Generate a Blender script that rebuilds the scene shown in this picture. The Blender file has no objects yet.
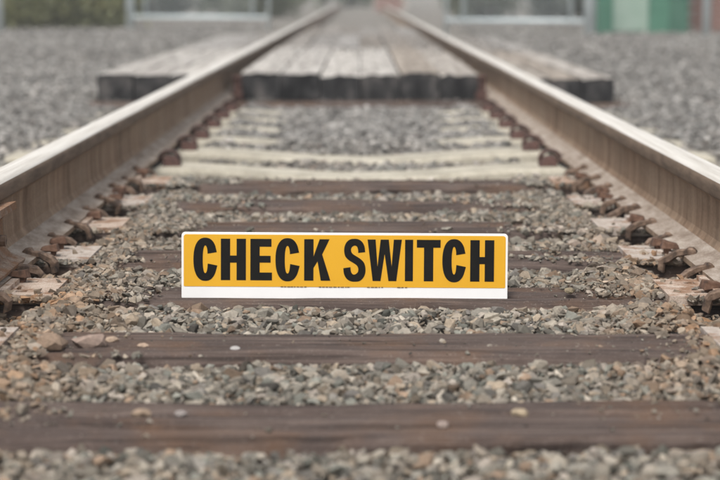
import bpy, bmesh, math, random
import numpy as np
from mathutils import Vector, Matrix, Euler

random.seed(7)
rng = np.random.default_rng(11)
scene = bpy.context.scene
C = scene.collection

# ------------------------------------------------------------------ camera
CAM_H = 0.575                       # above the tops of the ties (z = 0)
PITCH = math.radians(7.8)
cam_d = bpy.data.cameras.new('camera')
cam = bpy.data.objects.new('camera', cam_d)
C.objects.link(cam)
cam.location = (0, 0, CAM_H)
cam.rotation_euler = (math.radians(90) - PITCH, 0, 0)
cam_d.sensor_width = 36
cam_d.lens = 90
cam_d.clip_end = 1500
cam_d.clip_start = 0.05
cam_d.dof.use_dof = True
cam_d.dof.focus_distance = 3.45
cam_d.dof.aperture_fstop = 4.0
scene.camera = cam

# ------------------------------------------------------------------ sky and sun: a bright overcast day
SUN_EL, SUN_AZ = math.radians(58), math.radians(205)      # sun high behind the camera, to the left
world = bpy.data.worlds.new('World')
scene.world = world
world.use_nodes = True
wn = world.node_tree.nodes
wl = world.node_tree.links
bg = wn['Background']
sky = wn.new('ShaderNodeTexSky')
sky.sky_type = 'NISHITA'
sky.sun_disc = False
sky.sun_elevation = SUN_EL
sky.sun_rotation = SUN_AZ
sky.dust_density = 4.0
sky.air_density = 1.0
hs = wn.new('ShaderNodeHueSaturation')
hs.inputs['Saturation'].default_value = 0.22           # cloud cover takes the blue out of the sky
wl.new(sky.outputs[0], hs.inputs['Color'])
wl.new(hs.outputs[0], bg.inputs['Color'])
bg.inputs['Strength'].default_value = 0.135
sun_d = bpy.data.lights.new('sun', 'SUN')
sun_d.energy = 1.5
sun_d.angle = math.radians(16)
sun_d.color = (1.0, 0.96, 0.9)
sun = bpy.data.objects.new('sun', sun_d)
C.objects.link(sun)
sd = Vector((math.sin(SUN_AZ) * math.cos(SUN_EL), math.cos(SUN_AZ) * math.cos(SUN_EL), math.sin(SUN_EL)))
sun.rotation_euler = sd.to_track_quat('Z', 'Y').to_euler()
sun.location = sd * 30
scene.view_settings.view_transform = 'Standard'
scene.view_settings.look = 'None'
scene.view_settings.gamma = 1
scene.view_settings.use_curve_mapping = False
scene.view_settings.exposure = 0.52

# ------------------------------------------------------------------ helpers
def tag(o, label=None, cat=None, group=None, kind=None):
    if label: o['label'] = label
    if cat: o['category'] = cat
    if group: o['group'] = group
    if kind: o['kind'] = kind
    return o

def empty(name, loc=(0, 0, 0), rz=0.0):
    o = bpy.data.objects.new(name, None)
    o.empty_display_size = 0.1
    o.location = loc
    o.rotation_euler = (0, 0, rz)
    C.objects.link(o)
    return o

class MB:
    """collects faces of one mesh"""
    def __init__(s): s.v, s.f, s.m = [], [], []
    def add(s, vs, fs, mi=0):
        n = len(s.v)
        s.v += [tuple(v) for v in vs]
        for f in fs:
            s.f.append([i + n for i in f]); s.m.append(mi)
        return s
    def box(s, x0, x1, y0, y1, z0, z1, mi=0):
        return s.add([(x0, y0, z0), (x1, y0, z0), (x1, y1, z0), (x0, y1, z0), (x0, y0, z1), (x1, y0, z1), (x1, y1, z1), (x0, y1, z1)],
                     [(3, 2, 1, 0), (4, 5, 6, 7), (0, 1, 5, 4), (1, 2, 6, 5), (2, 3, 7, 6), (3, 0, 4, 7)], mi)
    def tube(s, pts, rad, n=8, mi=0, flat=1.0):
        pts = [Vector(p) for p in pts]
        rads = rad if isinstance(rad, (list, tuple)) else [rad] * len(pts)
        up = Vector((0, 0, 1))
        rings = []
        t0 = (pts[1] - pts[0]).normalized()
        a = t0.cross(up)
        if a.length < 1e-3: a = Vector((1, 0, 0))
        a.normalize()
        for i, p in enumerate(pts):
            t = (pts[min(i + 1, len(pts) - 1)] - pts[max(i - 1, 0)]).normalized()
            a = (a - t * a.dot(t)).normalized()
            b = t.cross(a)
            rings.append([p + (a * math.cos(2 * math.pi * k / n) + b * (flat * math.sin(2 * math.pi * k / n))) * rads[i] for k in range(n)])
        vs = [v for r in rings for v in r]
        fs = []
        for i in range(len(pts) - 1):
            for k in range(n):
                k2 = (k + 1) % n
                fs.append((i * n + k, i * n + k2, (i + 1) * n + k2, (i + 1) * n + k))
        fs.append(tuple(range(n))[::-1])
        fs.append(tuple((len(pts) - 1) * n + k for k in range(n)))
        return s.add(vs, fs, mi)
    def mesh(s, name, mats, smooth=False, bevel=0.0):
        me = bpy.data.meshes.new(name)
        me.from_pydata(s.v, [], s.f)
        bm = bmesh.new(); bm.from_mesh(me)
        for f, mi in zip(bm.faces, s.m): f.material_index = mi
        bmesh.ops.recalc_face_normals(bm, faces=bm.faces)
        if bevel:
            ed = [e for e in bm.edges if len(e.link_faces) == 2 and e.calc_face_angle(0) > 0.5]
            bmesh.ops.bevel(bm, geom=ed, offset=bevel, segments=2, affect='EDGES', profile=0.6, clamp_overlap=True)
        for f in bm.faces: f.smooth = smooth
        bm.to_mesh(me); bm.free()
        for m in (mats if isinstance(mats, (list, tuple)) else [mats]): me.materials.append(m)
        return me
    def build(s, name, mats, parent=None, smooth=False, bevel=0.0, loc=(0, 0, 0), rot=(0, 0, 0)):
        return link(name, s.mesh(name, mats, smooth, bevel), parent, loc, rot)

def link(name, me, parent=None, loc=(0, 0, 0), rot=(0, 0, 0), scale=(1, 1, 1)):
    o = bpy.data.objects.new(name, me)
    C.objects.link(o)
    o.location = loc; o.rotation_euler = rot; o.scale = scale
    if parent is not None: o.parent = parent
    return o

# value noise on numpy arrays
_tab = np.random.default_rng(3).random((256, 256))
def vnoise(x, y, seed=0):
    x = np.asarray(x, float) + seed * 17.31; y = np.asarray(y, float) + seed * 5.77
    xi = np.floor(x).astype(int); yi = np.floor(y).astype(int)
    fx = x - xi; fy = y - yi
    fx = fx * fx * (3 - 2 * fx); fy = fy * fy * (3 - 2 * fy)
    g = lambda a, b: _tab[a & 255, b & 255]
    return (g(xi, yi) * (1 - fx) + g(xi + 1, yi) * fx) * (1 - fy) + (g(xi, yi + 1) * (1 - fx) + g(xi + 1, yi + 1) * fx) * fy
def fbm(x, y, seed=0, o=4):
    s = 0; a = 0.5
    for i in range(o):
        s = s + a * vnoise(x * 2 ** i, y * 2 ** i, seed + i); a *= 0.5
    return s / (1 - 0.5 ** o)

# ------------------------------------------------------------------ materials
def ramp(nt, stops):
    r = nt.nodes.new('ShaderNodeValToRGB')
    e = r.color_ramp.elements
    while len(e) < len(stops): e.new(0.5)
    for i, (p, c) in enumerate(stops):
        e[i].position = p
        e[i].color = (c[0], c[1], c[2], 1) if not isinstance(c, (int, float)) else (c, c, c, 1)
    return r

def noise(nt, scale, vec=None, detail=6, rough=0.6):
    n = nt.nodes.new('ShaderNodeTexNoise')
    n.inputs['Scale'].default_value = scale
    n.inputs['Detail'].default_value = detail
    n.inputs['Roughness'].default_value = rough
    if vec is not None: nt.links.new(vec, n.inputs['Vector'])
    return n

def mapped(nt, scale, world_space=True, loc=(0, 0, 0)):
    m = nt.nodes.new('ShaderNodeMapping')
    m.inputs['Scale'].default_value = scale
    m.inputs['Location'].default_value = loc
    if world_space:
        g = nt.nodes.new('ShaderNodeNewGeometry'); nt.links.new(g.outputs['Position'], m.inputs['Vector'])
    else:
        g = nt.nodes.new('ShaderNodeTexCoord'); nt.links.new(g.outputs['Object'], m.inputs['Vector'])
    return m.outputs[0]

def mixc(nt, a, b, fac, mode='MIX'):
    m = nt.nodes.new('ShaderNodeMix'); m.data_type = 'RGBA'; m.blend_type = mode
    for sock, v in (('A', a), ('B', b)):
        s = [i for i in m.inputs if i.name == sock and i.type == 'RGBA'][0]
        if isinstance(v, tuple): s.default_value = (*v, 1)
        else: nt.links.new(v, s)
    s = m.inputs[0]
    if isinstance(fac, (int, float)): s.default_value = fac
    else: nt.links.new(fac, s)
    return [o for o in m.outputs if o.type == 'RGBA'][0]

def new_mat(name):
    m = bpy.data.materials.new(name); m.use_nodes = True
    nt = m.node_tree
    return m, nt, nt.nodes['Principled BSDF']

def bump(nt, p, h, strength, dist):
    b = nt.nodes.new('ShaderNodeBump')
    b.inputs['Strength'].default_value = strength; b.inputs['Distance'].default_value = dist
    nt.links.new(h, b.inputs['Height']); nt.links.new(b.outputs[0], p.inputs['Normal'])

def simple(name, stops, scale=20, rough=0.8, metallic=0.0, stretch=(1, 1, 1), bs=0.4, bd=0.002, world_space=True, spec=0.3, fine=None):
    """noise-driven colour with matching relief"""
    m, nt, p = new_mat(name)
    v = mapped(nt, stretch, world_space)
    n = noise(nt, scale, v)
    r = ramp(nt, stops)
    nt.links.new(n.outputs['Fac'], r.inputs[0])
    col = r.outputs[0]
    if fine:
        n2 = noise(nt, fine[0], v, 4)
        r2 = ramp(nt, [(0.35, fine[1]), (0.65, (1, 1, 1))])
        nt.links.new(n2.outputs['Fac'], r2.inputs[0])
        col = mixc(nt, col, r2.outputs[0], fine[2], 'MULTIPLY')
    nt.links.new(col, p.inputs['Base Color'])
    p.inputs['Roughness'].default_value = rough
    p.inputs['Metallic'].default_value = metallic
    p.inputs['Specular IOR Level'].default_value = spec
    if bs:
        nb = noise(nt, scale * 2.5, v)
        bump(nt, p, nb.outputs['Fac'], bs, bd)
    return m

def wood_mat(name, dark, mid, light, rust=None, sx=1.2, sy=26, axis='X', grit=0.0):
    """weathered timber: grain stretched along its length, dust and pale grit on top"""
    m, nt, p = new_mat(name)
    st = (sx, sy, sy) if axis == 'X' else (sy, sx, sy)
    v = mapped(nt, st)
    n = noise(nt, 2.0, v, 8, 0.65)
    r = ramp(nt, [(0.28, dark), (0.5, mid), (0.74, light)])
    nt.links.new(n.outputs['Fac'], r.inputs[0])
    col = r.outputs[0]
    v2 = mapped(nt, (1, 1, 1))
    n2 = noise(nt, 6, v2, 5)
    if rust:
        r2 = ramp(nt, [(0.48, 0.0), (0.68, 0.6)])
        nt.links.new(n2.outputs['Fac'], r2.inputs[0])
        col = mixc(nt, col, rust, r2.outputs[0])
    n3 = noise(nt, 4.0, v2, 6)
    r3 = ramp(nt, [(0.5, 0.0), (0.75, 0.5)])
    nt.links.new(n3.outputs['Fac'], r3.inputs[0])
    col = mixc(nt, col, (0.155, 0.119, 0.102), r3.outputs[0])
    if grit:
        n4 = noise(nt, 190, v2, 2)
        r4 = ramp(nt, [(0.60, 0.0), (0.68, grit)])
        nt.links.new(n4.outputs['Fac'], r4.inputs[0])
        col = mixc(nt, col, (0.5, 0.45, 0.4), r4.outputs[0])
    if axis == 'Y':
        oi = nt.nodes.new('ShaderNodeObjectInfo')
        rr_ = ramp(nt, [(0.0, (.72, .66, .6)), (.35, (.9, .87, .84)), (.6, (1, 1, 1)), (1.0, (1.18, 1.18, 1.17))]); nt.links.new(oi.outputs['Random'], rr_.inputs[0])
        col = mixc(nt, col, rr_.outputs[0], 1.0, 'MULTIPLY')
    n5 = noise(nt, 1.0, mapped(nt, (sx * 2, sy * 4, sy * 4) if axis == 'X' else (sy * 4, sx * 2, sy * 4)), 4)
    r5 = ramp(nt, [(0.36, 0.35), (0.48, 1.0)])
    nt.links.new(n5.outputs['Fac'], r5.inputs[0])
    col = mixc(nt, col, r5.outputs[0], 0.7, 'MULTIPLY')
    nt.links.new(col, p.inputs['Base Color'])
    p.inputs['Roughness'].default_value = 0.88
    p.inputs['Specular IOR Level'].default_value = 0.25
    bump(nt, p, n5.outputs['Fac'], 0.9, 0.006)
    return m

M = {}
M['tie'] = wood_mat('creosoted_wood', (0.036, 0.026, 0.023), (0.078, 0.057, 0.049), (0.15, 0.112, 0.095), rust=(0.14, 0.08, 0.048), grit=0.12)
M['plank_top'] = wood_mat('weathered_plank', (0.17, 0.155, 0.138), (0.40, 0.375, 0.345), (0.60, 0.575, 0.54), axis='Y', sx=0.8, sy=14)
M['plank_dirty'] = wood_mat('dusty_plank', (0.19, 0.178, 0.165), (0.30, 0.285, 0.268), (0.41, 0.392, 0.37), axis='Y', sx=0.8, sy=14)
M['tar'] = simple('tarred_end_grain', [(0.38, (0.008, 0.008, 0.009)), (0.52, (0.032, 0.031, 0.032)), (0.72, (0.11, 0.10, 0.095))], 12, 0.85, stretch=(1, 1, 0.5), bs=0.5, bd=0.006)
M['concrete'] = simple('pale_concrete', [(0.25, (0.28, 0.26, 0.21)), (0.5, (0.46, 0.425, 0.35)), (0.75, (0.56, 0.525, 0.44))], 7, 0.9, bs=0.3, bd=0.002, fine=(70, (0.62, 0.6, 0.56), 0.6))
M['white'] = simple('white_plastic', [(0.3, (0.80, 0.80, 0.79)), (0.7, (0.86, 0.86, 0.855))], 12, 0.4, bs=0.03, bd=0.0005, spec=0.5)
M['yellow'] = simple('yellow_vinyl', [(0.25, (0.70, 0.36, 0.012)), (0.75, (0.76, 0.405, 0.018))], 9, 0.4, bs=0.03, bd=0.0005, spec=0.45)
M['black'] = simple('black_vinyl', [(0.3, (0.006, 0.006, 0.006)), (0.8, (0.012, 0.011, 0.010))], 30, 0.6, bs=0.03, bd=0.0005, spec=.12)
M['print'] = simple('worn_fine_print', [(0.3, (0.10, 0.07, 0.03)), (0.8, (0.35, 0.22, 0.08))], 200, 0.5, bs=0)
def plate_mat(name, rust_amt, base, pale):
    # dusty steel: pale dirt over rust, rust breaking through in blotches
    m, nt, p = new_mat(name)
    v = mapped(nt, (1, 1, 1))
    n = noise(nt, 45, v, 6); r_ = ramp(nt, [(0.3, base), (0.65, pale)]); nt.links.new(n.outputs['Fac'], r_.inputs[0])
    n2 = noise(nt, 18, v, 7, .7); r2 = ramp(nt, [(0.36 + rust_amt, 0.85), (0.48 + rust_amt, 0.0)]); nt.links.new(n2.outputs['Fac'], r2.inputs[0])
    col = mixc(nt, r_.outputs[0], (0.24, 0.125, 0.065), r2.outputs[0])
    n3 = noise(nt, 330, v, 3); r3 = ramp(nt, [(0.35, 0.55), (0.6, 1.05)]); nt.links.new(n3.outputs['Fac'], r3.inputs[0])
    col = mixc(nt, col, r3.outputs[0], 0.8, 'MULTIPLY')
    nt.links.new(col, p.inputs['Base Color']); p.inputs['Roughness'].default_value = .9; p.inputs['Specular IOR Level'].default_value = .25
    bump(nt, p, n3.outputs['Fac'], .5, .002)
    return m
M['plate'] = plate_mat('dusty_rusted_plate', .05, (.42, .32, .25), (.56, .46, .385))
M['plate_pale'] = plate_mat('pale_dusty_plate', .02, (.38, .32, .275), (.53, .465, .41))
M['joint'] = plate_mat('rusted_joint_bar', .14, (.22, .15, .11), (.36, .28, .22))
M['spike'] = simple('rusted_spike', [(0.3, (0.05, 0.030, 0.022)), (0.5, (0.115, 0.063, 0.042)), (0.72, (0.19, 0.115, 0.08))], 60, 0.85, bs=0.5, bd=0.001)
M['anchor'] = simple('dark_anchor_steel', [(0.33, (0.035, 0.026, 0.022)), (0.5, (0.125, 0.082, 0.058)), (0.72, (0.27, 0.19, 0.14))], 55, 0.75, bs=0.5, bd=0.001)
M['clip'] = simple('dark_clip_steel', [(0.3, (0.035, 0.025, 0.022)), (0.55, (0.09, 0.05, 0.042)), (0.75, (0.16, 0.10, 0.08))], 50, 0.6, bs=0.3, bd=0.001)
M['shoulder'] = simple('rust_red_shoulder', [(0.3, (0.055, 0.030, 0.026)), (0.6, (0.105, 0.056, 0.046)), (0.8, (0.17, 0.105, 0.085))], 40, 0.8, bs=0.4, bd=0.001)
M['galv'] = simple('galvanised_pipe', [(0.3, (0.52, 0.585, 0.60)), (0.7, (0.62, 0.68, 0.69))], 8, 0.55, metallic=0.1, bs=0.1, bd=0.001)
M['wire'] = simple('galvanised_wire', [(0.3, (0.36, 0.41, 0.42)), (0.7, (0.5, 0.54, 0.55))], 30, 0.5, metallic=0.3, bs=0)
M['green_paint'] = simple('green_paint', [(0.3, (0.06, 0.17, 0.115)), (0.7, (0.09, 0.22, 0.155))], 5, 0.5, bs=0.1, bd=0.002)
M['green_dark'] = simple('dark_green_paint', [(0.3, (0.045, 0.12, 0.085)), (0.7, (0.065, 0.155, 0.11))], 5, 0.5, bs=0.1, bd=0.002)
M['pale_door'] = simple('pale_green_panel', [(0.3, (0.25, 0.35, 0.285)), (0.7, (0.33, 0.42, 0.36))], 5, 0.5, bs=0.1, bd=0.002)
M['brick'] = simple('red_brick', [(0.3, (0.21, 0.115, 0.095)), (0.7, (0.31, 0.185, 0.16))], 14, 0.9, bs=0.4, bd=0.003)
M['mortar'] = simple('mortar', [(0.3, (0.32, 0.29, 0.26)), (0.7, (0.42, 0.39, 0.35))], 20, 0.95)
M['roof'] = simple('dark_roof_sheet', [(0.3, (0.10, 0.10, 0.105)), (0.7, (0.16, 0.16, 0.16))], 5, 0.7)
M['bark'] = simple('bark', [(0.3, (0.07, 0.05, 0.035)), (0.7, (0.16, 0.12, 0.09))], 12, 0.9, stretch=(1, 1, 0.3))

def leaf_mat(name, a, b, c):
    m, nt, p = new_mat(name)
    n = noise(nt, 3.0, mapped(nt, (1, 1, 1)), 5)
    r = ramp(nt, [(0.3, a), (0.5, b), (0.7, c)])
    nt.links.new(n.outputs['Fac'], r.inputs[0])
    nt.links.new(r.outputs[0], p.inputs['Base Color'])
    p.inputs['Roughness'].default_value = 0.6
    tr = nt.nodes.new('ShaderNodeBsdfTranslucent')
    nt.links.new(r.outputs[0], tr.inputs['Color'])
    mx = nt.nodes.new('ShaderNodeMixShader'); mx.inputs[0].default_value = 0.45
    nt.links.new(p.outputs[0], mx.inputs[1]); nt.links.new(tr.outputs[0], mx.inputs[2])
    nt.links.new(mx.outputs[0], nt.nodes['Material Output'].inputs[0])
    return m
M['leaf_yellow'] = leaf_mat('yellow_green_leaf', (0.21, 0.22, 0.13), (0.31, 0.32, 0.17), (0.44, 0.42, 0.21))
M['leaf_green'] = leaf_mat('mid_green_leaf', (0.12, 0.14, 0.10), (0.19, 0.21, 0.15), (0.27, 0.29, 0.21))
M['leaf_dark'] = leaf_mat('dark_green_leaf', (0.08, 0.10, 0.085), (0.13, 0.15, 0.125), (0.19, 0.21, 0.175))

# stones: colour from the stone's own tint, with mineral speckle and dust
def stone_mat():
    m, nt, p = new_mat('ballast_stone')
    a = nt.nodes.new('ShaderNodeAttribute'); a.attribute_name = 'tint'
    v = mapped(nt, (1, 1, 1))
    n = noise(nt, 130, v, 5, 0.7)
    r = ramp(nt, [(0.3, 0.55), (0.55, 1.0), (0.75, 1.35)])
    nt.links.new(n.outputs['Fac'], r.inputs[0])
    col = mixc(nt, a.outputs['Color'], r.outputs[0], 0.75, 'MULTIPLY')
    nt.links.new(col, p.inputs['Base Color'])
    p.inputs['Roughness'].default_value = 0.88
    p.inputs['Specular IOR Level'].default_value = 0.25
    nb = noise(nt, 260, v, 4)
    bump(nt, p, nb.outputs['Fac'], 0.5, 0.0015)
    return m
M['stone'] = stone_mat()
M['ground'] = simple('grey_grit', [(0.3, (0.10, 0.092, 0.082)), (0.5, (0.20, 0.185, 0.165)), (0.7, (0.31, 0.29, 0.26))], 38, 0.95, bs=0.9, bd=0.01, fine=(5, (0.75, 0.73, 0.7), 0.5))

# rail: rusted web with vertical run-off streaks, dusty foot, dull bright head
def rail_side():
    m, nt, p = new_mat('rusted_rail_web')
    n = noise(nt, 1.0, mapped(nt, (2, 26, 2.2)), 5, 0.6)
    r = ramp(nt, [(0.28, (0.115, 0.068, 0.041)), (0.5, (0.232, 0.155, 0.102)), (0.72, (0.35, 0.25, 0.172))])
    nt.links.new(n.outputs['Fac'], r.inputs[0])
    n2 = noise(nt, 5, mapped(nt, (1, 0.6, 2)), 5)
    r2 = ramp(nt, [(0.42, 0.0), (0.7, 0.55)])
    nt.links.new(n2.outputs['Fac'], r2.inputs[0])
    col = mixc(nt, r.outputs[0], (0.31, 0.235, 0.168), r2.outputs[0])
    n3 = noise(nt, 150, mapped(nt, (1, 1, 1)), 4)
    r3 = ramp(nt, [(0.3, 0.6), (0.6, 1.1)])
    nt.links.new(n3.outputs['Fac'], r3.inputs[0])
    col = mixc(nt, col, r3.outputs[0], 0.6, 'MULTIPLY')
    nt.links.new(col, p.inputs['Base Color'])
    p.inputs['Roughness'].default_value = 0.85
    p.inputs['Specular IOR Level'].default_value = 0.3
    bump(nt, p, n3.outputs['Fac'], 0.3, 0.0015)
    return m
M['rail_side'] = rail_side()
M['rail_head'] = simple('rail_running_surface', [(0.3, (0.45, 0.42, 0.375)), (0.5, (0.595, 0.57, 0.525)), (0.7, (0.69, 0.67, 0.63))], 3, 0.6, metallic=0.0, stretch=(30, 0.6, 30), bs=0.05, bd=0.0005, fine=(60, (0.75, 0.7, 0.65), 0.4), spec=0.5)
M['rail_edge'] = simple('rail_gauge_corner', [(0.3, (0.09, 0.062, 0.043)), (0.7, (0.20, 0.142, 0.10))], 9, 0.8, metallic=0.0, stretch=(6, 1, 6), bs=0.1, bd=0.0005)
M['rail_foot'] = simple('dusty_rail_foot', [(0.3, (0.20, 0.15, 0.115)), (0.5, (0.34, 0.285, 0.24)), (0.7, (0.47, 0.415, 0.365))], 14, 0.88, stretch=(2, 0.8, 2), bs=0.3, bd=0.001, fine=(120, (0.6, 0.56, 0.5), 0.6))

# ------------------------------------------------------------------ layout (metres; y runs along the track)
GAUGE_C = 0.755                          # rail centre line from track centre
WOOD = [2.363, 2.893, 3.406, 3.875, 4.377, 4.885, 5.42]
CONC = [6.06, 6.68, 7.22, 7.82, 8.38, 8.90]
PLATE_H = 0.018

# ------------------------------------------------------------------ setting: ground
def ground_z(x, y):
    x = np.asarray(x, float); y = np.asarray(y, float)
    ax = np.abs(x)
    base = -0.040 + 0.013 * np.clip((5.3 - y) / .5, 0, 1) + 0.004 * np.clip((2.9 - y) / .3, 0, 1) - 0.030 * np.clip((y - 5.5) / .3, 0, 1) * np.clip((7.1 - y) / .4, 0, 1)
    bank = 0.014 * np.clip((ax - 0.44) / 0.08, 0, 1) - 0.030 * np.clip((ax - 0.575) / 0.05, 0, 1) * np.clip((0.95 - ax) / 0.1, 0, 1)              # ballast heaped towards the rails
    shoulder = -0.012 * np.clip((ax - 1.2) / 0.8, 0, 1)
    rise = 0.085 * np.clip((y - 9.0) / 9.0, 0, 1) * np.clip((ax - 0.9) / 0.8, 0, 1)
    inner = 0.05 * np.clip((y - 23.5) / 2.0, 0, 1) * (1 - np.clip((ax - 0.9) / 0.8, 0, 1))
    return base + bank + shoulder + rise + inner + 0.012 * (fbm(x * 1.3, y * 1.3, 4) - 0.5) * np.clip(ax - 0.5, 0, 1)

xs = np.concatenate([[-220, -80, -30, -14], np.linspace(-8, -2, 25), np.linspace(-1.9, 1.9, 77), np.linspace(2, 8, 25), [14, 30, 80, 220]])
ys = np.concatenate([[-60, -10, -2], np.linspace(0.5, 12, 116), np.linspace(12.4, 32, 50), [36, 42, 50, 65, 90, 150, 300, 600]])
gx, gy = np.meshgrid(xs, ys)
gz = ground_z(gx, gy)
nx, ny = len(xs), len(ys)
gm = bpy.data.meshes.new('ground')
ii = np.arange((ny - 1) * nx).reshape(ny - 1, nx)[:, :-1].ravel()
gm.from_pydata(np.stack([gx.ravel(), gy.ravel(), gz.ravel()], 1).tolist(), [], np.stack([ii, ii + 1, ii + nx + 1, ii + nx], 1).tolist())
gm.materials.append(M['ground'])
for p_ in gm.polygons: p_.use_smooth = True
tag(link('ground', gm), kind='structure')

# ------------------------------------------------------------------ rails
def rail_profile():
    # half profile from the foot up: (offset, height, material of the segment that starts here)
    return [(0.076, 0.000, 'rail_side'), (0.076, 0.011, 'rail_foot'), (0.040, 0.0215, 'rail_foot'), (0.019, 0.031, 'rail_side'), (0.0105, 0.046, 'rail_side'), (0.0088, 0.09, 'rail_side'),
            (0.0105, 0.128, 'rail_side'), (0.018, 0.138, 'rail_side'), (0.0355, 0.1455, 'rail_edge'), (0.0373, 0.150, 'rail_edge'), (0.0368, 0.170, 'rail_edge'),
            (0.034, 0.178, 'rail_head'), (0.026, 0.1835, 'rail_head'), (0.012, 0.1855, 'rail_head')]
def make_rail(sx, label):
    prof = rail_profile()
    full = [(o, h) for o, h, _ in prof] + [(-o, h) for o, h, _ in reversed(prof)]
    ms = [m for _, _, m in prof]
    seg = ms + [ms[-2 - i] if i < len(ms) - 1 else 'rail_side' for i in range(len(ms))]
    names = ['rail_side', 'rail_foot', 'rail_edge', 'rail_head']
    yy = np.concatenate([np.linspace(0.3, 12, 48), np.linspace(13, 70, 58)])
    b = MB(); n = len(full)
    for k, y in enumerate(yy):
        wob = 0.0015 * math.sin(y * 0.7 + sx) + 0.001 * math.sin(y * 2.1)
        b.v += [(o + wob, float(y), h) for o, h in full]
    for k in range(len(yy) - 1):
        for i in range(n - 1):
            b.f.append([k * n + i, k * n + i + 1, (k + 1) * n + i + 1, (k + 1) * n + i])
            b.m.append(names.index(seg[i]))
    b.f.append(list(range(n))); b.m.append(0)
    o = b.build('rail', [M[x] for x in names], loc=(sx * GAUGE_C, 0, PLATE_H + 0.0005))
    for f in o.data.polygons: f.use_smooth = f.material_index in (2, 3)
    return tag(o, label, 'rail', 'rails of the track')
rail_l = make_rail(-1, 'rusty steel rail with a worn pale top on the left side of the track')
rail_r = make_rail(1, 'rusty steel rail with a worn pale top on the right side of the track')

# rail anchors: bent steel bars hooked on the edge of the rail foot, one either side of each wooden tie
def anchor_mesh(v):
    b = MB()
    r = random.Random(v)
    j = lambda s: r.uniform(-s, s)
    # square-section bar: knob on the foot, straight arm out and down, end turned under
    path = [(-0.037, 0.022, .0115, .0085), (-0.030, 0.0245, .0145, .0125), (-0.018, 0.0255, .0145, .012), (-0.010, 0.0225 + j(.002), .0095, .0080), (0.016, 0.0165 + j(.003), .0125, .0095), (0.042 + j(.005), 0.007 + j(.003), .0145, .011), (0.052 + j(.006), -0.004, .013, .010), (0.054 + j(.006), -0.03, .012, .009)]
    for q, (x_, z_, hw_, hh_) in enumerate(path):
        sl = 0.3 if q < 6 else 1.0
        for dy_, dz_ in ((-1, -.6), (-1, .6), (-.6, 1), (.6, 1), (1, .6), (1, -.6), (.6, -1), (-.6, -1)):
            b.v.append((x_ + dz_ * hh_ * sl, dy_ * hw_, z_ + dz_ * hh_ * (1 if q < 6 else .5)))
    for q in range(len(path) - 1):
        for e in range(8): b.f.append([q * 8 + e, q * 8 + (e + 1) % 8, (q + 1) * 8 + (e + 1) % 8, (q + 1) * 8 + e]); b.m.append(0)
    b.f += [list(range(8)), [(len(path) - 1) * 8 + e for e in range(8)]]; b.m += [0, 0]
    return b.mesh('rail_anchor', M['anchor'])
anchors = [anchor_mesh(i) for i in range(6)]
def put_anchor(rail, sx, y, k):
    # local frame of the rail: foot edge on the gauge side
    rr = random.Random(k * 13 + (sx > 0))
    o = link('rail_anchor', anchors[k % 6], rail, (-sx * 0.0765, y, 0.0), (0, 0, (0 if sx < 0 else math.pi) + rr.uniform(-0.45, 0.45)))
    s = rr.uniform(0.66, 0.84)
    o.scale = (s, s, s)
k = 0
for ti, y in enumerate(WOOD):
    for dy in (-0.142, 0.142):
        for rail, sx in ((rail_l, -1), (rail_r, 1)):
            k += 1
            put_anchor(rail, sx, y + dy + random.uniform(-0.012, 0.012), k)

# joint bar bolted to the left rail's web, its far end just inside the frame
jp = [(0.0125, 0.041), (0.045, 0.0275), (0.0755, 0.0175), (0.0785, 0.026), (0.05, 0.038), (0.036, 0.052), (0.034, 0.108), (0.052, 0.122), (0.064, 0.128), (0.063, 0.1425), (0.022, 0.1375), (0.0125, 0.125)]
b = MB(); n = len(jp)
for y in (2.55, 3.03, 3.60): b.v += [(o, y, h) for o, h in jp]
for q in range(2):
    for i in range(n): b.f.append([q * n + i, q * n + (i + 1) % n, (q + 1) * n + (i + 1) % n, (q + 1) * n + i]); b.m.append(0)
b.f += [list(range(n)), list(range(2 * n, 3 * n))]; b.m += [0, 0]
joint = b.build('joint_bar', M['joint'], rail_l)
for y in (2.70, 2.95, 3.20, 3.47):
    b = MB()
    b.tube([(0.0345, y, 0.08), (0.050, y, 0.08)], 0.021, 6)
    b.tube([(0.050, y, 0.08), (0.066, y, 0.08)], 0.0115, 8)
    b.build('bolt', M['anchor'], joint)

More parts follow.
